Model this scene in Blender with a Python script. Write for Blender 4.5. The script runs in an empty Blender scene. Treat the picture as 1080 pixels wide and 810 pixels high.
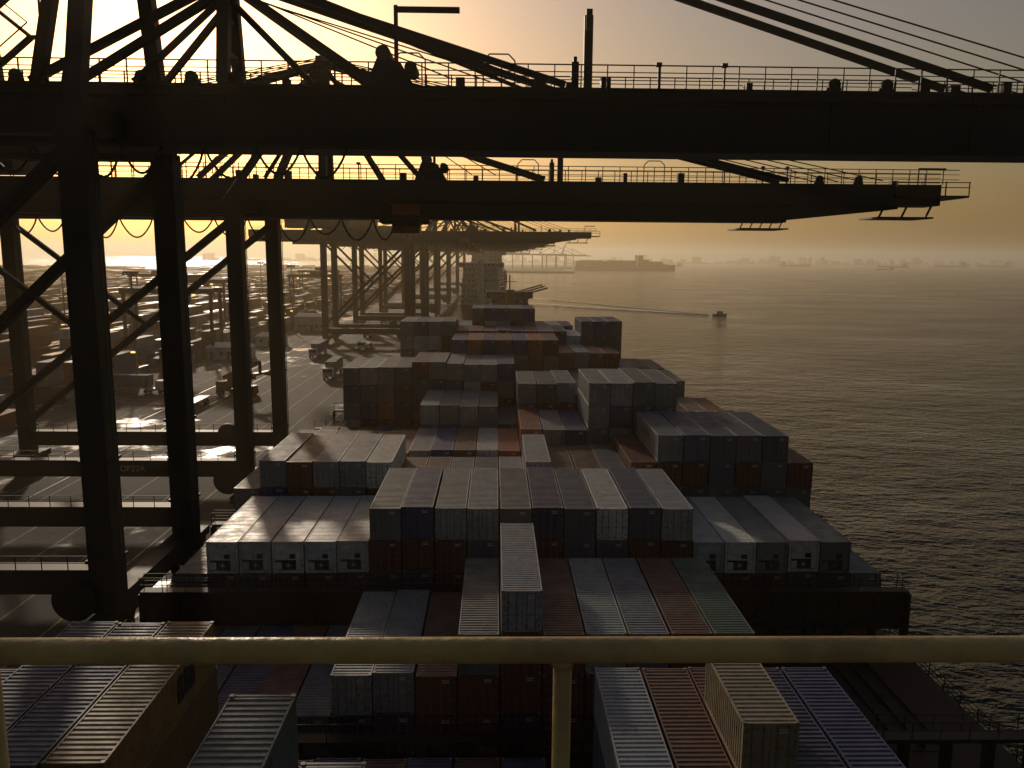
import bpy, math, random
from mathutils import Vector, Matrix
random.seed(7)
CZ=34.0
def Z(h): return CZ-h
scene=bpy.context.scene
COL=scene.collection

# ---------------------------------------------------------------- materials
def newmat(name):
    m=bpy.data.materials.new(name); m.use_nodes=True
    nt=m.node_tree; b=nt.nodes['Principled BSDF']
    return m,nt,b
def N(nt,t,**k):
    n=nt.nodes.new(t)
    for a,v in k.items(): setattr(n,a,v)
    return n
def L(nt,a,b): nt.links.new(a,b)
def ramp(nt,fac,stops):
    r=N(nt,'ShaderNodeValToRGB'); e=r.color_ramp.elements
    while len(e)<len(stops): e.new(0.5)
    for i,(p,c) in enumerate(stops):
        e[i].position=p; e[i].color=(c[0],c[1],c[2],1) if not isinstance(c,(int,float)) else (c,c,c,1)
    L(nt,fac,r.inputs[0]); return r
def mix(nt,fac,a,b,mode='MIX'):
    m=N(nt,'ShaderNodeMix',data_type='RGBA',blend_type=mode)
    def put(s,v):
        if hasattr(v,'links') or hasattr(v,'is_linked'): L(nt,v,s)
        elif isinstance(v,(int,float)): s.default_value=v
        else: s.default_value=(v[0],v[1],v[2],1)
    put(m.inputs[0],fac); put(m.inputs[6],a); put(m.inputs[7],b)
    return m.outputs[2]
def noise(nt,vec,scale,detail=4,rough=0.55):
    n=N(nt,'ShaderNodeTexNoise'); n.inputs['Scale'].default_value=scale
    n.inputs['Detail'].default_value=detail; n.inputs['Roughness'].default_value=rough
    if vec is not None: L(nt,vec,n.inputs['Vector'])
    return n
def steel(name,col,dirt=(0.05,0.035,0.025),rough=0.55,sc=0.6,amt=0.55,metal=0.0,streak=False):
    m,nt,b=newmat(name)
    tc=N(nt,'ShaderNodeTexCoord')
    n1=noise(nt,tc.outputs['Object'],sc,4,0.65)
    r=ramp(nt,n1.outputs['Fac'],[(0.42,0.0),(0.72,1.0)])
    mm=N(nt,'ShaderNodeMath',operation='MULTIPLY'); L(nt,r.outputs[0],mm.inputs[0]); mm.inputs[1].default_value=amt
    c=mix(nt,mm.outputs[0],col,dirt)
    if streak:
        mp=N(nt,'ShaderNodeMapping'); mp.inputs['Scale'].default_value=(1.6,1.6,0.12); L(nt,tc.outputs['Object'],mp.inputs[0])
        n3=noise(nt,mp.outputs[0],1.0,3,0.6); r3=ramp(nt,n3.outputs['Fac'],[(0.55,0.0),(0.75,0.6)])
        c=mix(nt,r3.outputs[0],c,(dirt[0]*1.5,dirt[1]*1.3,dirt[2]*1.2))
    L(nt,c,b.inputs['Base Color'])
    b.inputs['Roughness'].default_value=rough; b.inputs['Metallic'].default_value=metal
    if streak or sc>=0.6:
        n2=noise(nt,tc.outputs['Object'],sc*9,2)
        bp=N(nt,'ShaderNodeBump'); bp.inputs['Strength'].default_value=0.15; bp.inputs['Distance'].default_value=0.03
        L(nt,n2.outputs['Fac'],bp.inputs['Height']); L(nt,bp.outputs[0],b.inputs['Normal'])
    return m
def container_paint():
    m,nt,b=newmat('container_paint')
    oi=N(nt,'ShaderNodeObjectInfo'); tc=N(nt,'ShaderNodeTexCoord')
    mp=N(nt,'ShaderNodeVectorMath',operation='MULTIPLY_ADD')
    L(nt,tc.outputs['Object'],mp.inputs[0]); mp.inputs[1].default_value=(1,1,1)
    cb=N(nt,'ShaderNodeCombineXYZ'); ml=N(nt,'ShaderNodeMath',operation='MULTIPLY'); L(nt,oi.outputs['Random'],ml.inputs[0]); ml.inputs[1].default_value=97
    L(nt,ml.outputs[0],cb.inputs[0]); L(nt,ml.outputs[0],cb.inputs[1]); L(nt,cb.outputs[0],mp.inputs[2])
    n1=noise(nt,mp.outputs[0],0.7,4,0.7); n2=noise(nt,mp.outputs[0],3.2,4,0.75)
    d=ramp(nt,n1.outputs['Fac'],[(0.38,0.0),(0.78,0.6)])
    c=mix(nt,d.outputs[0],oi.outputs['Color'],(0.08,0.066,0.055))
    rs=ramp(nt,n2.outputs['Fac'],[(0.57,0.0),(0.67,0.85)])
    c=mix(nt,rs.outputs[0],c,(0.10,0.042,0.022))
    g=N(nt,'ShaderNodeNewGeometry'); sx=N(nt,'ShaderNodeSeparateXYZ'); L(nt,g.outputs['Normal'],sx.inputs[0])
    up=N(nt,'ShaderNodeMath',operation='MULTIPLY'); L(nt,sx.outputs[2],up.inputs[0]); 
    r3=ramp(nt,n1.outputs['Fac'],[(0.35,0.35),(0.65,0.03)]); L(nt,r3.outputs[0],up.inputs[1]); up.use_clamp=True
    c=mix(nt,up.outputs[0],c,(0.25,0.235,0.215))
    L(nt,c,b.inputs['Base Color'])
    rr=ramp(nt,n1.outputs['Fac'],[(0.3,0.42),(0.7,0.66)]); L(nt,rr.outputs[0],b.inputs['Roughness'])
    return m
M_CONT=container_paint()
M_DARK=steel('dark_rubber_steel',(0.015,0.015,0.015),rough=0.6)
M_ROD=steel('galvanised_steel',(0.22,0.21,0.20),rough=0.5,metal=0.2)
M_CRANE=steel('crane_paint_dark_green',(0.011,0.022,0.019),dirt=(0.018,0.012,0.009),rough=0.62,sc=0.25,streak=True)
M_CRANE2=steel('crane_paint_grey_green',(0.025,0.038,0.032),rough=0.62,sc=0.25,dirt=(0.03,0.022,0.018))
M_HULL=steel('hull_paint_dark',(0.013,0.009,0.009),dirt=(0.024,0.012,0.009),rough=0.65,sc=0.15)
M_DECK=steel('ship_deck_red_brown',(0.026,0.012,0.010),dirt=(0.022,0.015,0.012),rough=0.75,sc=0.4)
M_WHITE=steel('white_marine_paint',(0.66,0.66,0.64),dirt=(0.25,0.17,0.1),rough=0.45,sc=0.5,amt=0.5)
M_RAIL=steel('cream_yellow_railing_paint',(0.72,0.54,0.20),dirt=(0.25,0.15,0.06),rough=0.36,sc=5,amt=0.6)
M_CAB=steel('cab_orange_paint',(0.26,0.09,0.03),rough=0.5,sc=0.8)
M_YEL=steel('yellow_machine_paint',(0.55,0.33,0.04),rough=0.5,sc=0.8)
M_TXTW=steel('lettering_white',(0.6,0.58,0.5),rough=0.6,sc=3,amt=0.4)
M_TXTD=steel('lettering_dark',(0.02,0.022,0.03),rough=0.6,sc=3,amt=0.2)
M_GLASS,_nt,_b=newmat('cab_glass'); _b.inputs['Base Color'].default_value=(0.01,0.012,0.014,1); _b.inputs['Roughness'].default_value=0.08
M_CABLE=steel('cable_black',(0.012,0.012,0.012),rough=0.5)
M_GLINT,_nt,_b=newmat('orange_glint_glow'); _b.inputs['Base Color'].default_value=(0.8,0.4,0.1,1); _b.inputs['Emission Color'].default_value=(1.0,0.42,0.10,1); _b.inputs['Emission Strength'].default_value=3.0  # added orange glow that imitates sun glints in the yard
try: M_GLINT.cycles.emission_sampling='NONE'
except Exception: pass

# ---------------------------------------------------------------- mesh builder
class MB:
    def __init__(s): s.v=[]; s.f=[]; s.m=[]
    def box(s,x0,x1,y0,y1,z0,z1,mi=0):
        i=len(s.v)
        s.v+=[(x0,y0,z0),(x1,y0,z0),(x1,y1,z0),(x0,y1,z0),(x0,y0,z1),(x1,y0,z1),(x1,y1,z1),(x0,y1,z1)]
        for q in ((0,3,2,1),(4,5,6,7),(0,1,5,4),(1,2,6,5),(2,3,7,6),(3,0,4,7)):
            s.f.append(tuple(i+a for a in q)); s.m.append(mi)
    def prism(s,pts,mi=0):
        i=len(s.v); s.v+=list(pts)
        for q in ((0,3,2,1),(4,5,6,7),(0,1,5,4),(1,2,6,5),(2,3,7,6),(3,0,4,7)):
            s.f.append(tuple(i+a for a in q)); s.m.append(mi)
    def beam(s,p,q,w,h=None,mi=0):
        h=h or w; p=Vector(p); q=Vector(q); d=(q-p)
        if d.length<1e-6: return
        d.normalize(); up=Vector((0,0,1)) if abs(d.z)<0.95 else Vector((0,1,0))
        a=d.cross(up).normalized(); b=a.cross(d).normalized()
        a=a*w/2; b=b*h/2
        P=[p-a-b,p+a-b,p+a+b,p-a+b]; Q=[q-a-b,q+a-b,q+a+b,q-a+b]
        i=len(s.v); s.v+=[tuple(t) for t in P+Q]
        for f in ((0,1,2,3),(7,6,5,4),(0,4,5,1),(1,5,6,2),(2,6,7,3),(3,7,4,0)):
            s.f.append(tuple(i+k for k in f)); s.m.append(mi)
    def tube(s,p,q,r,n=8,mi=0,r2=None):
        r2=r if r2 is None else r2
        p=Vector(p); q=Vector(q); d=(q-p).normalized(); up=Vector((0,0,1)) if abs(d.z)<0.95 else Vector((0,1,0))
        a=d.cross(up).normalized(); b=a.cross(d).normalized(); i=len(s.v)
        for c,rr in ((p,r),(q,r2)):
            for k in range(n):
                t=2*math.pi*k/n; s.v.append(tuple(c+a*math.cos(t)*rr+b*math.sin(t)*rr))
        for k in range(n):
            s.f.append((i+k,i+(k+1)%n,i+n+(k+1)%n,i+n+k)); s.m.append(mi)
        s.f.append(tuple(i+k for k in range(n-1,-1,-1))); s.m.append(mi)
        s.f.append(tuple(i+n+k for k in range(n))); s.m.append(mi)
    def path(s,pts,r,n=6,mi=0):
        for a,b in zip(pts[:-1],pts[1:]): s.tube(a,b,r,n,mi)
    def mesh(s,name,mats,smooth=False):
        me=bpy.data.meshes.new(name); me.from_pydata(s.v,[],s.f)
        for m in mats: me.materials.append(m)
        me.polygons.foreach_set('material_index',s.m)
        if smooth: me.polygons.foreach_set('use_smooth',[True]*len(s.f))
        me.update(); return me
    def obj(s,name,mats,parent=None,loc=(0,0,0),rot=0,smooth=False):
        o=bpy.data.objects.new(name,s.mesh(name,mats,smooth)); COL.objects.link(o); o.location=loc; o.rotation_euler[2]=rot
        if parent: o.parent=parent
        return o
def empty(name,loc=(0,0,0),rot=0):
    e=bpy.data.objects.new(name,None); e.empty_display_size=1; COL.objects.link(e); e.location=loc; e.rotation_euler[2]=rot; return e
def text(body,loc,rot,size,mat,name,parent=None,ext=0.003):
    c=bpy.data.curves.new(name,'FONT'); c.body=body; c.size=size; c.extrude=ext; c.align_x='CENTER'; c.align_y='CENTER'
    c.materials.append(mat); o=bpy.data.objects.new(name,c); COL.objects.link(o); o.location=loc; o.rotation_euler=rot
    if parent: o.parent=parent
    return o

# ---------------------------------------------------------------- containers
TH=2.6
def cont_mesh(name,Ln,kind):
    b=MB(); W=1.205; H=2.56; p=0.12
    for sx in (-1,1):
        for y0 in (0,Ln-p):
            x0=sx*W; x1=sx*(W-p); b.box(min(x0,x1),max(x0,x1),y0,y0+p,-H,0)
        b.box(min(sx*W,sx*(W-0.07)),max(sx*W,sx*(W-0.07)),p,Ln-p,-0.10,-0.005)
        b.box(min(sx*W,sx*(W-0.07)),max(sx*W,sx*(W-0.07)),p,Ln-p,-H,-H+0.16)
        for y0 in (-0.012,Ln-0.17):
            for z0 in (-H-0.02,-0.11):
                x0=sx*(W+0.006); x1=sx*(W-0.16); b.box(min(x0,x1),max(x0,x1),y0,y0+0.182,z0,z0+0.13,1 if kind!='reefer' else 0)
    for y0 in (0.004,Ln-p+0.004):
        b.box(-W+p,W-p,y0,y0+p-0.008,-0.14,-0.003); b.box(-W+p,W-p,y0,y0+p-0.008,-H,-H+0.14)
    per=0.34 if kind!='reefer' else 0.9; dep=0.035 if kind!='reefer' else 0.012; n=int((Ln-2*p)/per); per=(Ln-2*p)/n
    ys=[];zs=[]
    for i in range(n):
        y=p+i*per; ys+= [y,y+per*0.4,y+per*0.5,y+per*0.9]; zs+=[-0.02-dep,-0.02-dep,-0.02,-0.02]
    ys.append(Ln-p); zs.append(-0.02-dep)
    i0=len(b.v)
    for y,z in zip(ys,zs): b.v+=[(-W+0.07,y,z),(W-0.07,y,z)]
    for i in range(len(ys)-1):
        b.f.append((i0+2*i,i0+2*i+1,i0+2*i+3,i0+2*i+2)); b.m.append(0)
    per=0.28; dep=0.038 if kind!='reefer' else 0.008; n=int((Ln-2*p)/per); per=(Ln-2*p)/n
    for sx in (-1,1):
        ys=[];xs=[]
        for i in range(n):
            y=p+i*per; ys+=[y,y+per*0.28,y+per*0.5,y+per*0.78]; xs+=[W-0.012,W-0.012,W-0.012-dep,W-0.012-dep]
        ys.append(Ln-p); xs.append(W-0.012)
        i0=len(b.v)
        for y,x in zip(ys,xs): b.v+=[(sx*x,y,-H+0.16),(sx*x,y,-0.10)]
        for i in range(len(ys)-1):
            q=(i0+2*i,i0+2*i+2,i0+2*i+3,i0+2*i+1)
            b.f.append(q if sx>0 else q[::-1]); b.m.append(0)
    b.box(-W+p,W-p,Ln-0.06,Ln-0.05,-H+0.14,-0.14)
    b.box(-W+0.08,W-0.08,0.2,Ln-0.2,-H+0.02,-H+0.1)
    if kind=='dry':
        for sx in (-1,1):
            x0,x1=(0.012,W-p) if sx>0 else (-W+p,-0.012)
            b.box(x0,x1,0.05,0.09,-H+0.14,-0.14)
            for k in range(4):
                z=-H+0.32+k*0.55; b.box(x0+0.05,x1-0.05,0.035,0.052,z,z+0.28)
            for fx in (0.30,0.80):
                x=sx*fx; b.tube((x,0.012,-H+0.03),(x,0.012,-0.05),0.022,6,1)
                b.box(x-0.12,x+0.12,-0.006,0.006,-H+1.02,-H+1.08,1)
                for z in (-0.3,-1.1,-1.9,-2.4): b.box(x-0.05,x+0.05,0.0,0.034,z,z+0.07,1)
            for z in (-0.45,-1.0,-1.6,-2.2): b.box(sx*(W-0.16)-0.05,sx*(W-0.16)+0.05,0.0,0.048,z,z+0.12,1)
        b.box(0.35,0.75,0.026,0.034,-0.50,-0.42,2); b.box(0.35,0.75,0.026,0.034,-0.36,-0.29,2)
    else:
        b.box(-W+p,W-p,0.10,0.12,-H+0.14,-0.14)
        b.box(-0.98,0.98,0.03,0.098,-0.95,-0.22)
        b.box(-0.85,-0.1,0.018,0.029,-0.85,-0.3); b.box(0.1,0.85,0.018,0.029,-0.85,-0.3)
        b.box(-0.98,-0.1,0.03,0.098,-1.5,-1.0); b.box(0.12,0.55,0.03,0.098,-1.4,-1.05,2)
        b.box(-0.98,0.98,0.06,0.098,-2.35,-1.55,1)
        cx=0.0; 
        b.tube((cx,0.04,-1.95),(cx,0.058,-1.95),0.36,20,1); b.tube((cx,0.02,-1.95),(cx,0.039,-1.95),0.12,12,0)
        for k in range(8):
            t=k*math.pi/4; b.beam((cx+0.12*math.cos(t),0.03,-1.95+0.12*math.sin(t)),(cx+0.36*math.cos(t),0.03,-1.95+0.36*math.sin(t)),0.02,0.01,0)
        b.box(-0.98,-0.5,0.03,0.058,-2.3,-1.7,0); b.box(0.62,0.98,0.02,0.058,-2.3,-1.05,0)
    m3=M_TXTW if kind=='dry' else M_TXTD
    return b.mesh(name,[M_CONT,M_DARK if kind=='reefer' else M_ROD,m3])
ME={}
ME['d40']=cont_mesh('container_40ft',12.19,'dry')
ME['d20']=cont_mesh('container_20ft',6.06,'dry')
ME['r40']=cont_mesh('reefer_40ft',12.19,'reefer')
GREY=(0.22,0.25,0.28);LGREY=(0.36,0.39,0.42);SLATE=(0.08,0.12,0.19);MAR=(0.13,0.022,0.018);BRN=(0.20,0.062,0.03)
BLUE=(0.015,0.055,0.28);DBL=(0.012,0.028,0.14);WHT=(0.66,0.68,0.68);ORG=(0.42,0.12,0.025);GRN=(0.05,0.15,0.10);BEI=(0.36,0.29,0.17);YEL=(0.26,0.19,0.07)
TEAL=(0.10,0.15,0.15)
PAL=[GREY]*4+[LGREY]*3+[SLATE]*3+[MAR]*5+[BRN]*5+[BLUE]*4+[DBL]*2+[WHT]*3+[TEAL,BEI,ORG,ORG,GRN]
def jit(c):
    f=random.uniform(0.7,1.25); return (c[0]*f*random.uniform(0.92,1.08),c[1]*f,c[2]*f*random.uniform(0.9,1.1),1)
def put(kind,x,y,h,col=None,name='shipping_container'):
    o=bpy.data.objects.new(name,ME[kind]); COL.objects.link(o)
    o.location=(x+random.uniform(-0.03,0.03),y+random.uniform(-0.09,0.09),Z(h)); o.color=jit(col or random.choice(PAL)); return o
E=lambda k:-22.5+2.54*k
DECKH=29.9
def stack(y,k,h,tops=None,kind='d40',under=None,x=None):
    xx=(E(k)+1.27) if x is None else x
    n=max(1,int(round((DECKH-h)/TH)))
    h=h-random.choice([0,0,0,0.06,0.14])
    first=None
    for t in range(n):
        c=None
        if tops and t<len(tops): c=tops[t]
        elif under: c=random.choice(under)
        kd=kind if t==0 or kind=='r40' else ('d40' if kind!='d20' else 'd20')
        if kind=='r40' and t>0: kd='d40'; c=random.choice([MAR,BRN,DBL])
        nm='refrigerated_shipping_container' if kd=='r40' else 'shipping_container'
        o=put(kd,xx,y,h+t*TH,c,nm)
        if first is None: first=o
    return first
def rows(y,k0,k1,h,cols=None,kind='d40',under=None):
    r=[]
    for i,k in enumerate(range(k0,k1)):
        r.append(stack(y,k,h,[cols[i%len(cols)]] if cols else None,kind,under))
    return r
DRK=[MAR,DBL,BRN,SLATE,MAR]
BA=60.5
rows(BA,-1,0,24.6,[GREY]); rows(BA,0,5,22,[WHT],'r40')
rows(BA,5,15,19.3,[GREY,BLUE,LGREY,LGREY,GREY,DBL,SLATE,WHT,SLATE,LGREY],under=[MAR,MAR,BRN,DBL,SLATE,MAR])
rows(BA,15,20,22,[WHT,WHT,LGREY,WHT,GREY],'r40'); rows(BA,20,21,24.6,[GREY])
B1=75.2
rows(B1,-1,0,22,[GREY]); rows(B1,0,5,19.4,[GREY,BRN,LGREY,LGREY,WHT],under=DRK)
rows(B1,5,10,22,[BRN,MAR,GREY,SLATE,LGREY]); rows(B1,10,11,19.4,[WHT]); rows(B1,11,14,20.6,[BRN,BRN,GREY]); rows(B1,14,15,19.4,[BRN])
r15=rows(B1,15,20,16.7,[LGREY,SLATE,SLATE,GREY,SLATE],under=[GREY,SLATE,LGREY,MAR,SLATE]); rows(B1,20,21,19.4,[MAR])
B2=89.6
rows(B2,-1,5,22.1); rows(B2,5,10,21.8); rows(B2,10,13,19.3,[ORG,LGREY,BLUE]); rows(B2,13,17,13.9,[LGREY,LGREY,GREY,LGREY],under=[GREY,LGREY,SLATE,SLATE]); rows(B2,17,21,19.3)
B3=103.6
rows(B3,-1,5,24.6); rows(B3,5,9,19.2,[LGREY,GREY,LGREY,GREY],under=[GREY,LGREY,SLATE]); rows(B3,9,10,21.5); rows(B3,10,13,16.2,[GREY,SLATE,GREY],under=DRK); rows(B3,13,17,17.5); rows(B3,17,21,20)
B4=118
rows(B4,0,4,16.2,[GREY,LGREY,GREY,SLATE]); rows(B4,4,6,15.4,[MAR,GREY]); rows(B4,6,10,15.6,[LGREY,GREY,LGREY,BLUE]); rows(B4,10,13,18.2); rows(B4,13,20,18)
B5=132.4
rows(B5,0,6,18.5); rows(B5,6,13,13.4,[BLUE,ORG,DBL,BRN,BLUE,ORG,MAR],under=[BLUE,ORG,MAR,DBL,BEI]); rows(B5,13,17,15.5); rows(B5,17,20,18)
B6=147
rows(B6,2,6,11.6,[LGREY,BLUE,GREY,GREY]); rows(B6,6,14,13.2); rows(B6,14,15,14); rows(B6,15,18,11.4,[SLATE,BLUE,SLATE],under=[SLATE,GREY])
B7=161.5
rows(B7,5,7,13.4); rows(B7,7,12,10.0,[GREY,BLUE,SLATE,GREY,BLUE]); rows(B7,12,15,13.4)
BB=44.8
rows(BB,-1,5,27.3,[DBL,MAR,SLATE]); rows(BB,5,8,24.6,[LGREY,GREY,BRN],under=[MAR,DBL]); rows(BB,8,9,22,[GREY],under=DRK); rows(BB,9,10,19.4,[LGREY],under=[DBL,MAR])
rows(BB,10,15,22,[BRN,LGREY,GREY,BRN,GRN],under=DRK)
BC=28.6
rows(BC,-2,0,21.9,[SLATE,BLUE]); rows(BC,0,2,19.3,[SLATE,SLATE]); yel=stack(BC,2,19.3,[YEL,YEL]); 
rows(BC,3,10,27.3,[DBL,MAR]); rows(BC,11,13,22,[LGREY,BRN]); 
for k in (13,):
    for t in range(1,4): put('d40',E(k)+1.27,BC,19.4+t*TH,random.choice(DRK))
grn=put('d20',E(13)+1.27,BC+2.6,19.4,BEI)
rows(BC,14,16,22,[DBL,DBL],under=DRK)
BD=15.6
stack(BD,5,16,[TEAL,SLATE]); stack(BD,6,18.7,[GREY])
RL=(math.radians(90),0,math.radians(-90))
t=text('NORDEK',(-1.215,6.6,-1.1),RL,1.15,M_TXTD,'lettering',r15[0])
def mark(parent,x,y,z,mat,s=1.0):
    b=MB()
    for k in range(3):
        b.tube((x,y+(k-1)*0.62*s,z+0.35*s),(x+0.012,y+(k-1)*0.62*s,z+0.35*s),0.27*s,14)
        b.box(x,x+0.013,y+(k-1)*0.62*s-0.27*s,y+(k-1)*0.62*s+0.27*s,z-0.5*s,z+0.1*s)
    return b.obj('side_mark',[mat],parent)
mark(yel,1.208,8.2,-1.2,M_TXTD,1.2)

# ---------------------------------------------------------------- own ship
ship=empty('container_ship')
hb=MB()
secs=[(-70,1.0),(0,1.0),(130,1.0),(160,0.86),(182,0.55),(196,0.2),(203,0.02)]
cx=2.6; hw=29.2
for y,s in secs:
    w=hw*s; wb=w*(0.97 if s>0.9 else 0.7)
    zt=Z(DECKH)+ (0 if y<165 else 3)
    hb.v+=[(cx-wb,y,-3),(cx-w,y,zt),(cx+w,y,zt),(cx+wb,y,-3)]
for j in range(len(secs)-1):
    a=4*j;c=4*(j+1)
    hb.f+=[(a,c,c+1,a+1),(a+1,c+1,c+2,a+2),(a+2,c+2,c+3,a+3)]; hb.m+=[0,1,0]
hb.obj('hull',[M_HULL,M_DECK],ship)
lb=MB()
for y in (BC-1.3,43.2,BA-2.2,B1-1.35,B2-1.1,B3-0.95,B4-1.1,B5-1.1,B6-1.2):
    x0,x1=cx-hw,cx+hw
    top=Z(25.0) if y>50 else Z(27.6)
    lb.box(x0,x1,y-0.45,y+0.45,top-0.25,top)
    k=x0
    while k<=x1+0.1:
        lb.box(k-0.16,k+0.16,y-0.4,y+0.4,Z(DECKH),top-0.25); k+=2.54*1.0
    if abs(y-(BA-2.2))<0.1:
        lb.box(x0,x1,y-0.10,y+0.0,top-3.2,top-0.3)
        lb.box(x0,x1,y-0.5,y-0.11,top-2.9,top-2.7)
        k=x0+0.6
        while k<x1:
            lb.beam((k,y-0.3,top-2.7),(k+1.3,y-0.3,top-0.3),0.07); k+=2.54
    for yy in (y-0.43,y+0.43):
        for hz in (0.55,1.1): lb.beam((x0,yy,top+hz),(x1,yy,top+hz),0.05)
        k=x0
        while k<=x1: lb.beam((k,yy,top),(k,yy,top+1.1),0.05); k+=1.7
lb.obj('lashing_bridges',[M_HULL],ship)
hc=MB()
for y in (BD,BC,BB,BA,B1,B2,B3,B4,B5,B6):
    for a,c in ((-22,-10),(-9.6,2.8),(3.2,15.4),(15.8,28)):
        hc.box(a,c,y+0.3,y+11.9,Z(DECKH)+0.0,Z(DECKH)+0.04,0)
for (y,a,c) in ((BB,15.8,28.2),(BC,15.8+2.9,28.2)):
    x=a+0.6
    while x<c: hc.box(x,x+0.25,y+0.6,y+11.6,Z(DECKH)+0.041,Z(DECKH)+0.22,0); x+=1.27
    for yy in (y+0.5,y+6,y+11.5):
        x=a+0.4
        while x<c: hc.box(x,x+0.4,yy,yy+0.3,Z(DECKH)+0.23,Z(DECKH)+0.55,0); x+=2.54
hc.obj('hatch_covers',[M_DECK],ship)
rb=MB()
for sx in (-1,1):
    x=cx+sx*(hw-0.2)
    for hz in (0.4,0.75,1.1): rb.beam((x,-20,Z(DECKH)+hz),(x,150,Z(DECKH)+hz),0.05)
    y=-20
    while y<150: rb.beam((x,y,Z(DECKH)),(x,y,Z(DECKH)+1.1),0.06); y+=2
rb.beam((cx,192,Z(27)),(cx,192,Z(15)),0.5); rb.beam((cx-1.5,192,Z(18)),(cx+1.5,192,Z(18)),0.2)
for k in range(6): rb.box(cx-8+k*3,cx-7+k*3,176,177,Z(27),Z(26))
rb.obj('deck_railings_and_mast',[M_HULL],ship)

# ---------------------------------------------------------------- cranes
def crane(yc,dy,Xs,Xl,hb_,ht_,tip,back,apexX,apexH,lw,mat,detail=2,gw=4.0,taper=None,portal=25.2,quayH=30.0,high=None,tx=None):
    root=empty('ship_to_shore_gantry_crane')
    s=MB(); zq=Z(quayH); zb=Z(hb_); zt=Z(ht_)
    zp=Z(portal)
    for X in (Xs,Xl):
        for sy in (-1,1):
            y=yc+sy*dy
            s.box(X-lw/2,X+lw/2,y-lw/2,y+lw/2,zq+2.3,zb+0.6)
            if detail>1:
                for zc in (zp+1.6,zp+9.5): s.box(X-lw/2-0.15,X+lw/2+0.15,y-lw/2-0.15,y+lw/2+0.15,zc,zc+0.25)
                s.beam((X+lw/2+0.25,y-0.3,zp),(X+lw/2+0.25,y-0.3,zb),0.07); s.beam((X+lw/2+0.25,y+0.3,zp),(X+lw/2+0.25,y+0.3,zb),0.07)
            s.box(X-0.7,X+0.7,y-4.2,y+4.2,zq+1.5,zq+2.3)
            for q in (-3,-1,1,3):
                s.tube((X-0.25,y+q*1.05,zq+0.55),(X+0.25,y+q*1.05,zq+0.55),0.55,14)
            for q in (-2,2): s.box(X-0.55,X+0.55,y+q*1.05-1.5,y+q*1.05+1.5,zq+0.8,zq+1.5)
        s.box(X-lw*0.42,X+lw*0.42,yc-dy+lw/2,yc+dy-lw/2,zp-3.2,zp-1.5)
        s.box(X-lw*0.45,X+lw*0.45,yc-dy-0.6,yc+dy+0.6,zb+0.6,zb+2.4)
    for sy in (-1,1):
        y=yc+sy*dy
        s.box(Xl+lw/2,Xs-lw/2,y-lw*0.4,y+lw*0.4,zp-1.0,zp+1.0)
        s.box(Xl-lw/2,Xs+lw/2,y-lw*0.36,y+lw*0.36,zb+0.05,zb+0.58)
        s.beam((Xs,y,zb-0.3),(Xl,y,zp+2),lw*0.5,lw*0.45)
        s.beam((Xl+0.3,y,zb-0.5),((Xl+Xs)/2,y,(zb+zp)/2+0.8),lw*0.35,lw*0.35)
    y0,y1=yc-gw/2,yc+gw/2
    if taper is None:
        s.box(back,tip,y0,y1,zb,zt)
        s.box(back,tip,y0-0.25,y1+0.25,zb-0.02,zb+0.22); s.box(back,tip,y0-0.2,y1+0.2,zt-0.2,zt+0.02)
        if detail>1:
            x=back+4
            while x<tip-4:
                s.box(x-0.09,x+0.09,y0-0.14,y0-0.001,zb+0.23,zt-0.21); x+=11.5
            s.tube((back,y0-0.22,zt-0.9),(tip,y0-0.22,zt-0.9),0.07,6); s.tube((back,y0-0.2,zt-1.15),(tip,y0-0.2,zt-1.15),0.045,6)
            x=back+2
            while x<tip: s.box(x,x+0.12,y0-0.32,y0-0.002,zt-1.25,zt-0.78); x+=3.8
    else:
        zm=zb+(zt-zb)*0.46
        s.box(back,tip-3,y0,y1,zm,zt)
        s.box(back,taper,y0+0.5,y1-0.5,zb,zm-0.002)
        s.box(back,taper,y0+0.2,y0+0.49,zb,zb+0.5); s.box(back,taper,y1-0.49,y1-0.2,zb,zb+0.5)
        s.prism([(taper,y0+0.5,zb+0.3),(tip-8,y0+0.5,zm-0.4),(tip-8,y1-0.5,zm-0.4),(taper,y1-0.5,zb+0.3),(taper,y0+0.5,zm),(tip-8,y0+0.5,zm),(tip-8,y1-0.5,zm),(taper,y1-0.5,zm)])
        s.box(tip-9,tip,y0-1,y1+1,zt-1.6,zt-1.35); s.box(tip-11,tip-4,y0-0.6,y1+0.6,zm-1.6,zm-1.4)
        for x in (tip-10.8,tip-8,tip-5): s.beam((x,y0-0.5,zm-1.5),(x+1.2,y0-0.5,zt-1.4),0.2)
        for x in (tip-9,tip-6,tip-3,tip-0.1):
            s.beam((x,y0-1,zt-1.5),(x,y0-1,zt+0.3),0.12)
        s.beam((tip-9,y0-1,zt-0.4),(tip,y0-1,zt-0.4),0.1); s.beam((tip-9,y0-1,zt+0.2),(tip,y0-1,zt+0.2),0.1)
        s.beam((tip-5,yc,zt),(tip-5,yc,zt+2.2),0.15); s.box(tip-5,tip-1.6,yc-0.2,yc+0.2,zt+1.95,zt+2.2)
        for (a,c) in ((taper-6,taper),):
            s.box(a,c,y0-0.8,y1+0.8,zb-0.9,zb-0.75)
            x=a
            while x<=c: s.beam((x,y0-0.7,zb-0.8),(x+0.5,y0-0.7,zb+0.3),0.12); x+=1.2
    ax,az=apexX,Z(apexH)
    hx,hz_=(ax,az) if high is None else (high[0],Z(high[1]))
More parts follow.
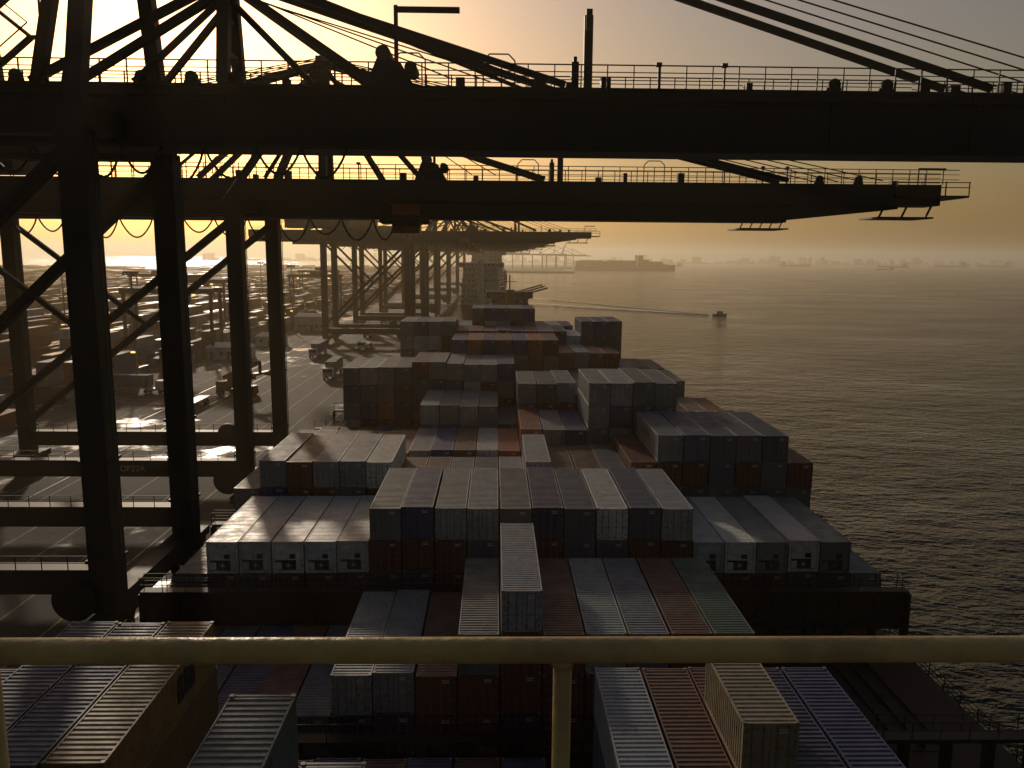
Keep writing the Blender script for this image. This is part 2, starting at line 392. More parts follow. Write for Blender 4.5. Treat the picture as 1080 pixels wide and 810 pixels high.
    for sy in (-1,1):
        yb=yc+sy*(gw/2+0.2)
        s.beam((ax,yb,zt),(ax,yc+sy*0.8,az),0.9,0.9)
        s.beam((ax-15,yb,zt),(ax,yc+sy*0.8,az-0.5),0.6,0.6)
        s.beam((ax+12,yb,zt),(ax,yc+sy*0.8,az-0.5),0.6,0.6)
        s.beam((ax-7,yb,zt),(ax-0.5,yc+sy*0.8,zt+(az-zt)*0.75),0.45,0.45)
        s.beam((ax+7,yb,zt),(ax+0.5,yc+sy*0.8,zt+(az-zt)*0.75),0.45,0.45)
        if high is None:
            s.beam((Xs-1,yc+sy*dy,zb+1.5),(ax,yc+sy*0.9,az),0.8,0.8)
        else:
            s.beam((Xs,yc+sy*dy,zb+1.5),(hx,yc+sy*2.5,hz_),1.2,1.2)
            s.beam((ax,yc+sy*0.8,az),(hx,yc+sy*2.5,hz_),0.6,0.6)
            s.beam((Xs-5.5,yb,zt),(Xs-4,yb,zt+6.5),0.9,0.9)
            s.beam((Xs-11.5,yb,zt),(Xs-11.9,yb,zt+5.2),1.2,1.2)
        s.beam((hx,yc+sy*0.8,hz_),(Xl-8,yb,zt),0.4,0.5)
        s.beam((hx,yc+sy*0.9,hz_),(tip-22,yb-sy*0.5,zt+0.4),0.42,0.55)
        s.beam((ax,yc+sy*0.9,az-(0 if high else (az-zt)*0.38)),(ax+27,yb-sy*0.5,zt+0.3),0.42,0.5)
        if high: s.beam((ax,yc+sy*0.9,az+0.8),(ax+24.5,yb-sy*0.5,zt+0.3),0.22,0.3)
    s.beam((ax,yc-2.5,az),(ax,yc+2.5,az),0.9)
    for f in (0.3,0.6): s.beam((ax,yc-1.6,zt+(az-zt)*f),(ax,yc+1.6,zt+(az-zt)*f),0.4)
    s.obj('steel_frame',[mat],root)
    c=MB()
    for k in range(4):
        yy=yc-1.2+k*0.8
        c.tube((hx+0.5,yy,hz_+0.4),(tip-10-k*2.5,yy,zt+0.5),0.07,5)
        c.tube((hx-0.5,yy,hz_+0.4),(back+8+k,yy,zt+2.5),0.07,5)
    for k in range(3): c.tube((ax,yc-0.8+k*0.8,az-1),(ax+18+3*k,yc-0.8+k*0.8,zt+0.8),0.06,5)
    x=Xl+3
    yl=y0-0.9
    c.beam((Xl-2,yl,zb+0.1),(Xs+26,yl,zb+0.1),0.15)
    while x<Xs+16:
        w=random.uniform(2.8,4.4); d=random.uniform(1.8,2.9)
        pts=[(x+w*t/10,yl,zb-d*math.sin(math.pi*t/10)**0.8) for t in range(11)]
        c.path(pts,0.10,5); x+=w
    c.obj('ropes_and_festoon_cables',[M_CABLE],root)
    r=MB()
    th=0.065 if detail>1 else 0.05
    for yy in (y0-0.15,y1+0.15):
        for hz in ((0.6,1.2,1.75) if detail>1 else (0.6,1.2)):
            r.beam((back,yy,zt+hz),(tip-1,yy,zt+hz),th*(1.0 if hz<1.7 else 1.4))
        x=back
        while x<tip-1: r.beam((x,yy,zt),(x,yy,zt+(1.75 if detail>1 else 1.2)),th*(1.5 if detail>1 else 1)); x+=2.1
    r.obj('walkway_handrails',[M_DARK if detail>1 else mat],root)
    q=MB()
    rnd=random.Random(int(yc))
    x=Xs-20
    while x<tip-6:
        k=rnd.random()
        if k<0.3: q.box(x,x+rnd.uniform(0.4,1.2),yc-1,yc,zt,zt+rnd.uniform(0.5,1.2))
        elif k<0.5:
            q.tube((x,y0,zt+0.5),(x,y0+0.4,zt+0.5),0.5,14)
            q.box(x-0.6,x+0.6,y0+0.1,y0+0.3,zt,zt+0.3)
        elif k<0.72:
            q.beam((x,y0,zt),(x,y0,zt+1.9),0.14); q.box(x-0.25,x+0.2,y0-0.2,y0+0.2,zt+1.7,zt+2.0)
        elif k<0.9:
            q.path([(x,y0,zt),(x,y0,zt+2.0),(x+0.5,y0,zt+2.5),(x+2,y0,zt+2.5),(x+2.5,y0,zt+2),(x+2.5,y0,zt)],0.06,5)
        x+=rnd.uniform(2.0,5.5)
    q.prism([(ax+11,yc-1.5,zt),(ax+15,yc-1.5,zt),(ax+15,yc+1.5,zt),(ax+11,yc+1.5,zt),(ax+12,yc-1,zt+2.6),(ax+13.8,yc-1,zt+2.0),(ax+13.8,yc+1,zt+2.0),(ax+12,yc+1,zt+2.6)])
    q.tube((ax+12.4,yc-1.2,zt+2.7),(ax+12.4,yc+1.2,zt+2.7),0.6,16)
    q.tube((ax+14.6,yc-1.2,zt+1.6),(ax+14.6,yc+1.2,zt+1.6),0.5,16)
    q.box(ax+13.2,ax+13.5,yc-0.2,yc+0.2,zt,zt+6.6); q.box(ax+13.3,ax+18.5,yc-0.2,yc+0.2,zt+6.1,zt+6.5)
    q.box(ax+28.6,ax+29.3,yc-0.3,yc+0.3,zt,zt+6.0); q.box(ax+28.7,ax+29.2,yc-0.6,yc-0.35,zt+4.8,zt+6.4); q.box(ax+27.6,ax+28.2,yc-0.3,yc+0.3,zt,zt+2.4); q.box(ax+27.75,ax+28.05,yc-0.3,yc+0.3,zt+2.4,zt+2.8)
    q.box(Xl-14,Xl+8,yc-4,yc+4,zt+0.6,zt+6.5)
    q.tube((Xs-lw,yc-dy-1.6,zp-1.2),(Xs-lw,yc-dy-1.5,zp-1.2),1.7,24); q.tube((Xs-lw,yc-dy-1.2,zp-1.2),(Xs-lw,yc-dy-1.1,zp-1.2),1.7,24); q.tube((Xs-lw,yc-dy-1.5,zp-1.2),(Xs-lw,yc-dy-1.2,zp-1.2),1.1,20)
    q.tube((Xs-lw-5,yc+dy-1.9,zp+1.0),(Xs-lw-5,yc+dy-1.5,zp+1.0),1.4,24)
    for sy in (-1,1):
        y=yc+sy*dy-lw*0.45
        for hz in (0.6,1.15): q.beam((Xl,y,zp+1+hz),(Xs,y,zp+1+hz),0.06)
        x=Xl
        while x<Xs: q.beam((x,y,zp+1),(x,y,zp+2.15),0.06); x+=2
    if detail>1:
        n=4; X=Xs-8.5
        for k in range(n):
            xa,xb=(X,X+2.6) if k%2==0 else (X+2.6,X)
            z0=zt+1.2+k*2.1
            q.beam((xa,y0,z0),(xb,y0,z0+2.1),0.7,0.2); q.beam((xa,y0-0.4,z0+1),(xb,y0-0.4,z0+3.1),0.08)
            q.box(min(xa,xb)-0.9 if xb<xa else max(xa,xb),min(xa,xb) if xb<xa else max(xa,xb)+0.9,y0-0.5,y0+0.5,z0+2.05,z0+2.15)
        for xx in (X-0.8,X+3.4): q.beam((xx,y0,zt),(xx,y0,zt+10),0.14)
    q.obj('machinery',[mat],root)
    t=MB(); tx=Xs+18.8 if tx is None else tx
    t.box(tx-3,tx+3,yc-2.6,yc+2.6,zb-0.5,zb-0.1,0)
    t.box(tx-1.4,tx+1.9,yc-2.9,yc-0.2,zb-1.7,zb+1.6,1)
    t.box(tx-1.45,tx+1.95,yc-2.95,yc-2.91,zb-0.9,zb+0.4,2)
    t.box(tx-1.7,tx+2.2,yc-3.2,yc-0.1,zb+1.61,zb+1.75,1); t.beam((tx-2.6,yc-2.7,zb+1.6),(tx-2.6,yc-2.7,zb-0.4),0.15)
    for k in (-2.5,2.5):
        t.tube((tx+k,yc-2.7,zb-0.3),(tx+k,yc-2.2,zb-0.3),0.4,12)
    t.obj('trolley_and_operator_cab',[mat,M_CAB,M_GLASS],root)
    return root
c1=crane(69,8,-30.4,-65,-8.5,-13.4,62,-92,-21.5,-22,2.0,M_CRANE,2,high=(-30,-35),tx=56)
c2=crane(103,8,-30,-65,-4.6,-9.3,58,-92,-21,-23,1.7,M_CRANE,2,taper=36)
t=text('OP22A',(-43.2,94.25,Z(25.2)),(math.radians(90),0,0),1.0,M_TXTW,'crane_number',c2)
for (yc,tip,xl) in ((285,36,-58),(345,29,-58),(420,30,-58),(520,34,-58),(640,34,-58),(780,34,-58)):
    crane(yc,9,-30,xl,-4.9,-9.0,tip,-85,-21,-24,1.9,M_CRANE2,1,taper=tip-16)

# ---------------------------------------------------------------- near railing (platform we stand on)
pr=empty('crane_walkway_railing')
r=MB()
ry=1.49; rz=CZ-0.765
r.tube((-6,ry,rz),(6,ry,rz),0.0255,24)
for k in range(-5,6):
    x=0.136+1.122*k; r.tube((x,ry,CZ-1.66),(x,ry,rz),0.0185,16)
    r.tube((x,ry,rz-0.032),(x,ry,rz-0.018),0.022,16)
r.tube((-6,ry,CZ-1.22),(6,ry,CZ-1.22),0.017,12)
r.obj('handrail',[M_RAIL],pr,smooth=True)
r=MB(); r.box(-6,6,-1.2,1.6,CZ-1.72,CZ-1.66); r.box(-6,6,1.55,1.56,CZ-1.655,CZ-1.53)
r.obj('platform',[M_ROD],pr)

# ---------------------------------------------------------------- ground, quay, sea
def grid(name,x0,x1,y0,y1,z,mat):
    me=bpy.data.meshes.new(name); me.from_pydata([(x0,y0,z),(x1,y0,z),(x1,y1,z),(x0,y1,z)],[],[(0,1,2,3)]); me.materials.append(mat)
    o=bpy.data.objects.new(name,me); COL.objects.link(o); return o
mw,nt,b=newmat('sea_water')
tc=N(nt,'ShaderNodeTexCoord'); mp=N(nt,'ShaderNodeMapping'); L(nt,tc.outputs['Object'],mp.inputs[0]); mp.inputs['Rotation'].default_value=(0,0,0.5); mp.inputs['Scale'].default_value=(1,1.7,1)
n1=noise(nt,mp.outputs[0],0.09,4,0.6); n2=noise(nt,mp.outputs[0],0.5,3,0.6); n3=noise(nt,mp.outputs[0],0.012,3,0.5)
a1=N(nt,'ShaderNodeMath',operation='MULTIPLY_ADD'); L(nt,n1.outputs[0],a1.inputs[0]); a1.inputs[1].default_value=2.9; 
m2=N(nt,'ShaderNodeMath',operation='MULTIPLY'); L(nt,n2.outputs[0],m2.inputs[0]); m2.inputs[1].default_value=0.9; L(nt,m2.outputs[0],a1.inputs[2])
bp=N(nt,'ShaderNodeBump'); bp.inputs['Strength'].default_value=1.0; bp.inputs['Distance'].default_value=1.1; L(nt,a1.outputs[0],bp.inputs['Height']); L(nt,bp.outputs[0],b.inputs['Normal'])
b.inputs['Base Color'].default_value=(0.007,0.020,0.022,1); b.inputs['IOR'].default_value=1.33
rr=ramp(nt,n3.outputs[0],[(0.35,0.08),(0.65,0.20)]); L(nt,rr.outputs[0],b.inputs['Roughness'])
grid('sea_water',-28,16000,-4000,20000,0,mw)
grid('sea_water',-9000,-28,2200,20000,0,mw)
mg,nt,b=newmat('quay_asphalt_concrete')
tc=N(nt,'ShaderNodeTexCoord'); n1=noise(nt,tc.outputs['Object'],0.05,5,0.65); n2=noise(nt,tc.outputs['Object'],0.9,4,0.7)
r1=ramp(nt,n1.outputs[0],[(0.35,(0.035,0.030,0.027)),(0.65,(0.075,0.066,0.058))]); r2=ramp(nt,n2.outputs[0],[(0.3,0.5),(0.7,1.0)])
L(nt,mix(nt,1.0,r1.outputs[0],r2.outputs[0],'MULTIPLY'),b.inputs['Base Color'])
rr=ramp(nt,n1.outputs[0],[(0.56,0.9),(0.64,0.25)]); L(nt,rr.outputs[0],b.inputs['Roughness'])
GZ=4.0
grid('quay_ground',-9000,-28,-1500,2200,GZ,mg)
ml=steel('faded_line_paint',(0.45,0.35,0.12),dirt=(0.10,0.08,0.06),rough=0.8,sc=0.8,amt=0.95)
mlw=steel('faded_white_line_paint',(0.35,0.34,0.3),dirt=(0.10,0.08,0.06),rough=0.8,sc=0.8,amt=0.95)
lb=MB()
for x in (-36,-41,-46,-51,-56,-61,-70,-78):
    lb.box(x-0.09,x+0.09,-50,1500,GZ+0.002,GZ+0.006,0 if x in(-36,-70) else 1)
for y in range(0,700,14):
    lb.box(-77.5,-70.5,y,y+0.2,GZ+0.002,GZ+0.006,1)
lb.obj('road_markings',[ml,mlw])
qb=MB()
for y0 in [-50+ i*10 for i in range(120)]:
    qb.box(-28.0,-26.9,y0,y0+2.4,0.6,3.6,1)
    qb.box(-28.9,-28.3,y0+5,y0+5.6,GZ+0.004,GZ+0.5,1)
qb.box(-28.6,-27.7,-100,1500,-2,GZ-0.01,0); qb.box(-28.25,-28.0,-100,1500,GZ,GZ+0.3,0)
for X in (-30,-65,-58): 
    for d in (-0.07,): qb.box(X+d,X+d+0.14,-100,1500,GZ+0.003,GZ+0.03,2)
qb.obj('quay_wall',[mg,M_DARK,M_ROD])

# container yard
my,nt,b=newmat('yard_container_paint')
g=N(nt,'ShaderNodeNewGeometry')
cr=N(nt,'ShaderNodeValToRGB'); cr.color_ramp.interpolation='CONSTANT'; L(nt,g.outputs['Random Per Island'],cr.inputs[0])
cols=[GREY,MAR,ORG,BRN,BLUE,LGREY,ORG,SLATE,WHT,MAR,GREY,BRN,DBL,ORG,TEAL,BRN]
e=cr.color_ramp.elements
while len(e)<len(cols): e.new(0.5)
for i,c in enumerate(cols): e[i].position=i/len(cols); e[i].color=(*[v*0.8 for v in c],1)
tc=N(nt,'ShaderNodeTexCoord'); n1=noise(nt,tc.outputs['Object'],0.5,4,0.7); rp=ramp(nt,n1.outputs[0],[(0.35,0.0),(0.75,0.7)])
L(nt,mix(nt,rp.outputs[0],cr.outputs[0],(0.08,0.055,0.04)),b.inputs['Base Color']); 
rr=ramp(nt,g.outputs['Random Per Island'],[(0.0,0.2),(0.3,0.65),(1.0,0.75)]); L(nt,rr.outputs[0],b.inputs['Roughness'])
wv=N(nt,'ShaderNodeTexWave'); wv.bands_direction='Y'; wv.inputs['Scale'].default_value=1.1; L(nt,tc.outputs['Object'],wv.inputs[0])
bp=N(nt,'ShaderNodeBump'); bp.inputs['Strength'].default_value=0.5; bp.inputs['Distance'].default_value=0.04; L(nt,wv.outputs['Fac'],bp.inputs['Height']); L(nt,bp.outputs[0],b.inputs['Normal'])
yb=MB()
for bx in range(14):
    X0=-86-bx*26
    for y0 in range(60,900,12):
        if ((y0-60)//12)%13==12: continue
        if random.random()<0.06: continue
        for rr_ in range(6):
            n=random.choice([1,2,2,3,3,4,4]) if bx>0 else random.choice([0,1,2,2,3])
            if y0>500 and random.random()<0.3: n=max(n,3)
            for t in range(n):
                x=X0-rr_*2.75; yy=y0+random.uniform(-0.06,0.06)
                if y0>450: yb.box(x-1.22,x+1.22,yy,yy+11.7,GZ+0.02+t*2.6,GZ+2.58+t*2.6)
                elif random.random()<0.3:
                    yb.box(x-1.22,x+1.22,yy,yy+5.8,GZ+0.02+t*2.6,GZ+2.58+t*2.6); yb.box(x-1.22,x+1.22,yy+5.9,yy+11.7,GZ+0.02+t*2.6,GZ+2.58+t*2.6)
                else: yb.box(x-1.22,x+1.22,yy,yy+11.7,GZ+0.02+t*2.6,GZ+2.58+t*2.6)
for bx in range(14,40):
    X0=-86-bx*26
    for y0 in range(150,1500,40):
        h=random.choice([5.2,7.8,10.4]); yb.box(X0-15,X0,y0,y0+36,GZ+0.02,GZ+h)
for bx in range(20):
    X0=-86-bx*26
    for y0 in range(910,1900,30):
        h=random.choice([5.2,7.8,10.4]); yb.box(X0-15,X0,y0,y0+random.choice([24,28]),GZ+0.02,GZ+h)
yb.obj('container_yard_stacks',[my])
for (x,y) in ((-94,240),(-120,330),(-146,200),(-172,420),(-120,560),(-94,430),(-198,300),(-120,170),(-172,250)):
    g_=MB()
    for xx in (x-13.5,x+13.5-2):
        for yy in (y-4,y+4):
            g_.box(xx-0.4,xx+0.4,yy-0.4,yy+0.4,GZ+1.2,GZ+19); g_.tube((xx-0.3,yy-1.2,GZ+0.75),(xx+0.3,yy-1.2,GZ+0.75),0.75,12,1); g_.tube((xx-0.3,yy+1.2,GZ+0.75),(xx+0.3,yy+1.2,GZ+0.75),0.75,12,1)
        g_.box(xx-0.5,xx+0.5,y-5.5,y+5.5,GZ+1.2,GZ+2.2)
    for yy in (y-4,y+4): g_.box(x-14.5,x+12.5,yy-0.6,yy+0.6,GZ+19,GZ+20.6)
    g_.box(x-3,x+2,y-3.3,y+3.3,GZ+20.61,GZ+22.4); g_.box(x+2.2,x+4,y-1,y+1,GZ+16.4,GZ+18.9)
    # added glowing boxes under the crane girders, standing in for orange glints
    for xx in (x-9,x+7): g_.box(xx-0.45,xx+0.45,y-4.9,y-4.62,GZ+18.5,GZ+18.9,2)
    g_.obj('yard_gantry_crane',[M_CRANE2,M_DARK,M_GLINT])
def tractor(x,y,rot,load=None):
    g_=MB()
    g_.box(-1.2,1.2,0,2.0,0.9,2.9,0); g_.box(-1.1,1.1,-0.02,-0.005,1.9,2.7,2); g_.box(-1.1,1.1,2.0,4.4,0.7,1.1,0)
    g_.box(-1.22,1.22,3.6,15.6,1.15,1.45,1); g_.box(-0.9,-0.7,2.0,2.2,1.1,3.2,1)
    for yy in (1,4.2,12.6,13.9):
        for sx in (-1,1): g_.tube((sx*0.8,yy,0.5),(sx*1.2,yy,0.5),0.5,14,3)
    o=g_.obj('terminal_tractor_truck',[M_WHITE,M_YEL,M_GLASS,M_DARK],None,(x,y,GZ+0.006),rot)
    if load:
        c=bpy.data.objects.new('load_container',ME['d40']); COL.objects.link(c); c.parent=o; c.location=(0,3.5,1.5+2.6); c.color=(*load,1)
tractor(-54,238,0,BLUE); tractor(-41,196,0.02,GREY); tractor(-48,300,0,MAR); tractor(-60,150,0.0); tractor(-43,258,0); tractor(-50,360,0,ORG); tractor(-39,330,0)
tractor(-72,176,1.5,GREY)
def reach(x,y,rot):
    g_=MB()
    g_.box(-1.9,1.9,-4,4,1.1,2.2,0); g_.box(-1.6,1.6,2.2,4.4,1.5,3.0,0)
    for sx in (-1,1):
        for yy in (-2.9,3): g_.tube((sx*1.5,yy,0.9),(sx*2.3,yy,0.9),0.9,18,1)
    g_.box(-0.8,0.8,0.2,2.0,2.2,4.2,0); g_.box(-0.75,0.75,0.15,0.19,2.9,4.0,2)
    g_.beam((0,3.4,3.6),(0,-5.0,7.2),0.8,0.9,0); g_.beam((0,-5.0,7.2),(0,-6.2,7.6),0.55,0.6,1)
    g_.beam((0.5,-1,2.2),(0.5,-2.6,6.0),0.3,0.3,1); g_.beam((0,-6.1,7.5),(0,-6.1,5.4),0.5,0.5,1)
    g_.box(-3.2,3.2,-6.8,-5.4,4.9,5.4,0)
    for sx in (-1,1): g_.box(sx*3.0-0.2,sx*3.0+0.2,-7.2,-5.0,4.3,4.9,1)
    g_.obj('reach_stacker',[M_CAB,M_DARK,M_GLASS],None,(x,y,GZ+0.006),rot)
reach(-56,174,1.2)
def shed(x,y,w,d,h):
    g_=MB(); g_.box(x,x+w,y,y+d,GZ+0.01,GZ+h,0)
    g_.prism([(x-0.3,y-0.3,GZ+h),(x+w+0.3,y-0.3,GZ+h),(x+w+0.3,y+d+0.3,GZ+h),(x-0.3,y+d+0.3,GZ+h),(x-0.3,y-0.3,GZ+h+0.2),(x+w+0.3,y-0.3,GZ+h+0.2),(x+w-1,y+d/2,GZ+h+1.4),(x+1,y+d/2,GZ+h+1.4)],0)
    k=x+1.2
    while k<x+w-1: g_.box(k,k+1.1,y-0.03,y-0.001,GZ+1.2,GZ+2.3,1); k+=2.4
    g_.box(x+w*0.5-0.5,x+w*0.5+0.5,y-0.05,y-0.031,GZ+0.02,GZ+2.2,1)
    g_.obj('port_office_building',[M_WHITE,M_GLASS])
shed(-84,235,12,7,3.4); shed(-80,270,9,6,3.2); shed(-82,330,14,8,5.5)
for (x,y) in ((-80,180),(-80,320),(-80,460),(-160,260),(-240,380),(-80,620),(-106,210),(-132,250),(-158,330),(-184,230),(-106,380),(-210,300),(-132,460)):
    g_=MB(); g_.tube((x,y,GZ),(x,y,GZ+26),0.3,8,0,0.16); g_.box(x-1.6,x+1.6,y-0.3,y+0.3,GZ+26,GZ+26.5)
    for k in range(5): g_.box(x-1.6+k*0.7,x-1.2+k*0.7,y-0.7,y-0.3,GZ+25.5,GZ+25.98)
    # added low brackets with glowing boxes, in place of sun glints
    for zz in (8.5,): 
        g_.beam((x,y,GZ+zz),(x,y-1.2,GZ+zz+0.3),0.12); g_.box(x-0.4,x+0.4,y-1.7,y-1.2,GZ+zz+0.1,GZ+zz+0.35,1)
    g_.obj('flood_light_mast',[M_ROD,M_GLINT])

# ---------------------------------------------------------------- other vessels
def vessel(name,x,y,rot,Ln,B,fb,cont=0,sup=(0.1,0.14,25),jibs=0,seed=1,matS=None,cm=None):
    rd=random.Random(seed); root=empty(name,(x,y,0),rot)
    h=MB(); s=[(0,0.8),(Ln*0.06,1),(Ln*0.8,1),(Ln*0.92,0.6),(Ln,0.03)]
    for yy,k in s:
        w=B/2*k; h.v+=[(-w*0.85,yy,-2),(-w,yy,fb+(fb*0.3 if yy>Ln*0.85 else 0)),(w,yy,fb+(fb*0.3 if yy>Ln*0.85 else 0)),(w*0.85,yy,-2)]
    for j in range(4):
        a=4*j;c=a+4; h.f+=[(a,c,c+1,a+1),(a+1,c+1,c+2,a+2),(a+2,c+2,c+3,a+3)]; h.m+=[0,1,0]
    h.f.append((0,1,2,3)); h.m.append(0)
    h.obj('hull',[M_HULL,M_DECK],root)
    q=MB(); y0=Ln*sup[0]; y1=y0+Ln*sup[1]; H=sup[2]
    lv=int(H/2.8)
    for k in range(lv):
        t=B*0.42-(0.25*k if k<lv-1 else -B*0.06); q.box(-t,t,y0+0.2*k,y1-0.2*k,fb+k*2.8,fb+k*2.8+2.55,0); q.box(-t-0.4,t+0.4,y0-0.3,y1+0.3,fb+k*2.8+2.56,fb+k*2.8+2.79,0)
        xx=-t+1
        while xx<t-1: 
            for ye in (y0+0.2*k-0.04,): q.box(xx,xx+0.9,ye,ye+0.035,fb+k*2.8+1,fb+k*2.8+1.9,1)
            xx+=2.2
    zt=fb+lv*2.8
    q.tube((0,(y0+y1)/2,zt),(0,(y0+y1)/2,zt+7),0.3,8,0); q.beam((-3,(y0+y1)/2,zt+4),(3,(y0+y1)/2,zt+4),0.25)
    q.tube((0,y0-4,fb),(0,y0-4,zt+1),1.8,14,0)
    for k in range(jibs):
        yy=y1+8+k*(Ln*0.62/jibs); q.tube((0,yy,fb),(0,yy,fb+11),1.0,10,0); q.beam((0,yy,fb+10),(17,yy-2,fb+15),0.7,0.7,0); q.box(-1.6,1.6,yy-1.5,yy+1.5,fb+9,fb+12,0)
    q.obj('superstructure',[matS or M_WHITE,M_GLASS],root)
    if cont:
        c=MB(); yy=y1+3
        while yy<Ln*0.9:
            n=rd.randint(cont-2,cont) if yy<Ln*0.84 else 2; xx=-B/2+1.5
            while xx<B/2-1.5:
                m=max(1,n-rd.choice([0,0,0,1,1]))
                for t in range(m): c.box(xx,xx+2.4,yy,yy+12,fb+0.5+t*2.6,fb+0.5+t*2.6+2.55)
                xx+=2.5
            yy+=13.6
        yy=3
        while yy<y0-14:
            for t in range(rd.choice([cont-2,cont-1,cont-1])): c.box(-B/2+1.5,B/2-1.5,yy,yy+12,fb+0.5+t*2.6,fb+3.0+t*2.6)
            yy+=13.6
        c.obj('deck_containers',[cm or my],root)
vessel('moored_cargo_ship',-8,430,0,180,26,9,3,(0.03,0.1,24),0,2,M_WHITE)
vessel('moored_bulk_carrier_ship',6,262,0.0,105,20,6,0,(0.72,0.13,14),3,3,M_CRANE2)
vessel('moored_cargo_ship',-8,700,0,250,36,11,4,(0.05,0.08,28),0,5,M_WHITE)
vessel('container_ship_at_sea',225,2350,math.radians(-86),300,46,13,7,(0.62,0.05,32),0,6,M_HULL,M_HULL)
for i,(x,y,r_,ln) in enumerate(((900,3900,1.5,120),(1500,4300,-1.5,180),(2100,4100,1.4,150),(2700,4600,1.6,200),(1150,5200,1.5,220),(700,5600,-1.5,180),(3200,5000,1.5,200),(1480,3000,1.2,60),(520,4600,1.5,140))):
    vessel('distant_cargo_ship',x,y,r_,ln,ln*0.15,ln*0.05,0,(0.1,0.12,ln*0.1),0,10+i,M_HULL)
wb=MB()
for yy,k,z in ((0,0.8,1.2),(2,1,1.1),(8,0.9,1.3),(11,0.5,1.7),(13,0.03,2.2)):
    w=2.0*k; wb.v+=[(-w*0.6,yy,-0.4),(-w,yy,z),(w,yy,z),(w*0.6,yy,-0.4)]
for j in range(4):
    a=4*j;c=a+4; wb.f+=[(a,c,c+1,a+1),(a+1,c+1,c+2,a+2),(a+2,c+2,c+3,a+3)]; wb.m+=[0,0,0]
wb.f.append((0,1,2,3)); wb.m.append(0)
wb.box(-1.3,1.3,4.5,8.5,1.2,3.4,1); wb.box(-1.15,1.15,8.5,8.54,2.2,3.1,2); wb.box(-1.5,1.5,4.2,8.8,3.4,3.55,1); wb.tube((0,5,3.5),(0,5,6.2),0.08,6,1)
bdir=Vector((0.62,-0.78,0)).normalized()
brot=math.atan2(-bdir.x,bdir.y)
bo=wb.obj('pilot_boat',[M_HULL,M_CRANE2,M_GLASS],None,(134,494,0.1),brot); bo.scale=(0.75,0.75,0.75)
mk,nt,b=newmat('wake_foam'); 
tc=N(nt,'ShaderNodeTexCoord'); n1=noise(nt,tc.outputs['Object'],0.25,5,0.8); r1=ramp(nt,n1.outputs[0],[(0.38,0.0),(0.56,1.0)])
b.inputs['Base Color'].default_value=(0.9,0.9,0.88,1); b.inputs['Roughness'].default_value=0.25
L(nt,r1.outputs[0],b.inputs['Alpha'])
mk2,nt,b=newmat('wake_slick_water'); b.inputs['Base Color'].default_value=(0.16,0.18,0.17,1); b.inputs['Roughness'].default_value=0.06; b.inputs['IOR'].default_value=1.33
wk=MB(); P0=Vector((134,494,0.05))
def strip(pts,w0,w1,mi=0,hh=0):
    i0=len(wk.v); n=len(pts)
    for i,p in enumerate(pts):
        d=(pts[min(i+1,n-1)]-pts[max(i-1,0)]).normalized(); s=Vector((-d.y,d.x,0))*(w0+(w1-w0)*i/(n-1))/2
        wk.v+=[tuple(p-s),tuple(p+Vector((0,0,hh))),tuple(p+s)]
    for i in range(n-1):
        a=i0+3*i; wk.f+=[(a,a+1,a+4,a+3),(a+1,a+2,a+5,a+4)]; wk.m+=[mi,mi]
c_pts=[P0+(-bdir)*s+Vector((-0.0012*s*s*0.6,0.0002*s*s,0)) for s in range(0,400,12)]
strip(c_pts,4,18,1); strip([p+Vector((0,0,0.06)) for p in c_pts[:22]],4,8,0)
for sg in (-1,1):
    n_=Vector((-bdir.y,bdir.x,0))*sg
    strip([P0+Vector((0,0,0.02))+(-bdir)*s+n_*s*0.2 for s in range(4,330,12)],2,8,1,0.3)
    strip([P0+Vector((0,0,0.36))+(-bdir)*s+n_*s*0.2 for s in range(4,200,12)],1.6,4,0,0.05)
wk.obj('boat_wake',[mk,mk2])
sk=MB(); rd=random.Random(4)
for i in range(260):
    x=-2500+i*26+rd.uniform(-10,10); y=6200+rd.uniform(-300,300)
    if x>3200: break
    w=rd.uniform(20,70); h=rd.choice([10,14,18,25,40,55]) * rd.uniform(0.6,1.2); sk.box(x,x+w,y,y+40,0,h)
for i in range(50):
    x=3200+i*70; sk.box(x,x+rd.uniform(20,60),6800,6840,0,rd.uniform(10,50))
sk.box(-3000,7000,6100,7500,-1,3)
sk.obj('distant_shore_skyline',[M_CRANE2])
dc=MB()
for i,(x,y) in enumerate([(-60,1900),(0,2050),(60,2250),(120,2350),(170,2500),(215,2700),(-20,2400),(300,3300)]):
    z=0
    for xx in (x-14,x+14): 
        for yy in (y-9,y+9): dc.box(xx-1.2,xx+1.2,yy-1.2,yy+1.2,z,z+42)
    dc.box(x-50,x+30,y-2,y+2,z+42,z+46)
    if i%2==0: dc.beam((x+30,y,z+44),(x+52,y,z+95),3,3)
    else: dc.box(x+30,x+85,y-2,y+2,z+42,z+46)
    dc.beam((x+8,y,z+46),(x+12,y,z+72),2,2); dc.beam((x+12,y,z+72),(x-40,y,z+46),1.2); dc.beam((x+12,y,z+72),(x+70,y,z+46),1.2)
dc.box(-400,330,2600,3500,-1,4); dc.box(-400,180,1850,2599,-1,4)
dc.obj('distant_port_terminal',[M_CRANE2])

# ---------------------------------------------------------------- haze
mh=bpy.data.materials.new('haze_air'); mh.use_nodes=True; nt=mh.node_tree
for n in list(nt.nodes):
    if n.type!='OUTPUT_MATERIAL': nt.nodes.remove(n)
out=[n for n in nt.nodes if n.type=='OUTPUT_MATERIAL'][0]
vs=N(nt,'ShaderNodeVolumeScatter'); vs.inputs['Color'].default_value=(1.0,0.80,0.50,1); vs.inputs['Density'].default_value=0.00027; vs.inputs['Anisotropy'].default_value=0.5
L(nt,vs.outputs[0],out.inputs['Volume'])
hz=MB(); hz.box(-8500,9000,-600,9000,-6,130); hz.obj('haze_atmosphere',[mh])

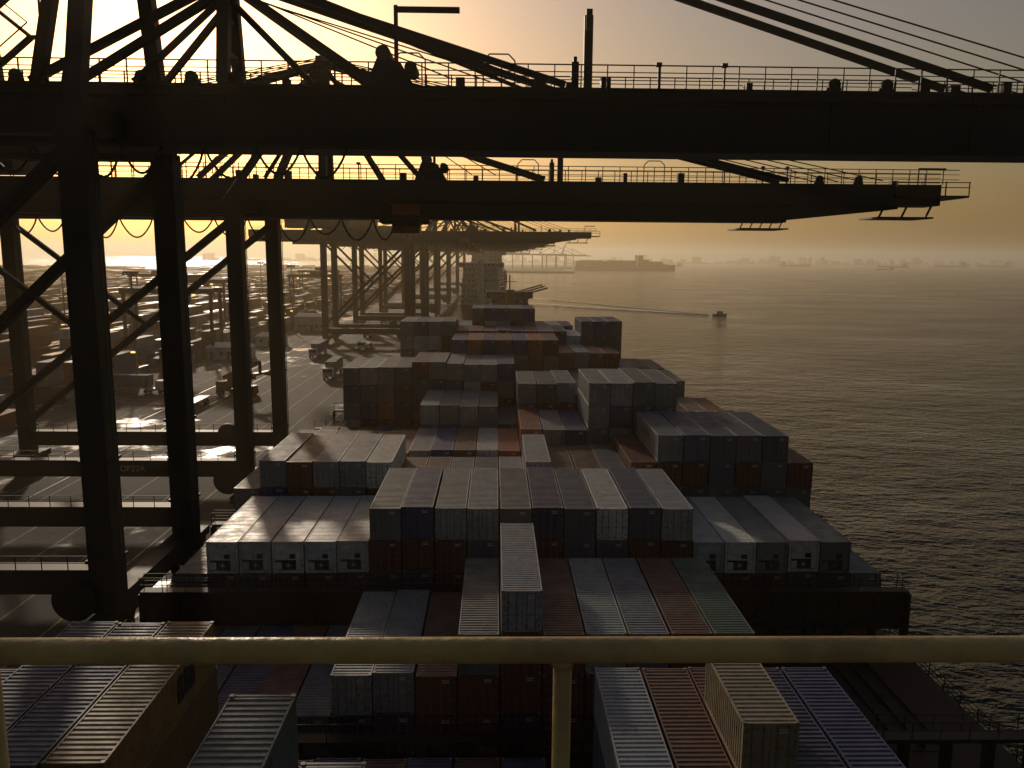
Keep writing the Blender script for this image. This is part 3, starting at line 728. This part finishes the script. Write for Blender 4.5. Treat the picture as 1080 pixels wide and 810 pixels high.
# ---------------------------------------------------------------- light
SE=math.radians(14); SA=math.radians(-21)   # azimuth from +Y, negative = left
sd=Vector((math.sin(SA)*math.cos(SE),math.cos(SA)*math.cos(SE),math.sin(SE)))
sl=bpy.data.lights.new('sun','SUN'); sl.energy=2.0; sl.angle=math.radians(2.0); sl.color=(1.0,0.80,0.58)
so=bpy.data.objects.new('sun',sl); COL.objects.link(so); so.rotation_euler=sd.to_track_quat('Z','Y').to_euler(); so.location=(0,0,200)
w=bpy.data.worlds.new('World'); scene.world=w; w.use_nodes=True; nt=w.node_tree
bg=nt.nodes['Background']; sky=N(nt,'ShaderNodeTexSky'); sky.sky_type='NISHITA'; sky.sun_disc=False
sky.sun_elevation=SE; sky.sun_rotation=SA; sky.dust_density=3.2; sky.air_density=1.5; sky.ozone_density=1.3
tc=N(nt,'ShaderNodeTexCoord'); sp=N(nt,'ShaderNodeSeparateXYZ'); L(nt,tc.outputs['Generated'],sp.inputs[0])
el=ramp(nt,sp.outputs[2],[(0.0,(1.0,0.84,0.66)),(0.30,(1.0,0.84,0.86))])
tint=mix(nt,1.0,sky.outputs[0],el.outputs[0],'MULTIPLY')
# sky dimmed on the side away from the sunset, to cut fill light
mr=N(nt,'ShaderNodeMapRange'); L(nt,sp.outputs[1],mr.inputs[0]); mr.inputs[1].default_value=-0.5; mr.inputs[2].default_value=0.7; mr.inputs[3].default_value=0.42; mr.inputs[4].default_value=1.0
tint=mix(nt,1.0,tint,mr.outputs[0],'MULTIPLY')
L(nt,tint,bg.inputs[0]); bg.inputs[1].default_value=0.055

# ---------------------------------------------------------------- camera
cam=bpy.data.cameras.new('camera'); co=bpy.data.objects.new('camera',cam); COL.objects.link(co); scene.camera=co
cam.sensor_width=36; cam.lens=850/1080*36; cam.clip_start=0.1; cam.clip_end=40000
yaw=math.radians(1.21); pit=math.radians(8.9); roll=math.radians(0.45)
f=Vector((math.sin(yaw)*math.cos(pit),math.cos(yaw)*math.cos(pit),-math.sin(pit)))
q=f.to_track_quat('-Z','Y').to_matrix()@Matrix.Rotation(roll,3,'Z')
co.rotation_euler=q.to_euler(); co.location=(0,0,CZ)
scene.view_settings.view_transform='Standard'; scene.view_settings.look='None'; scene.view_settings.exposure=0
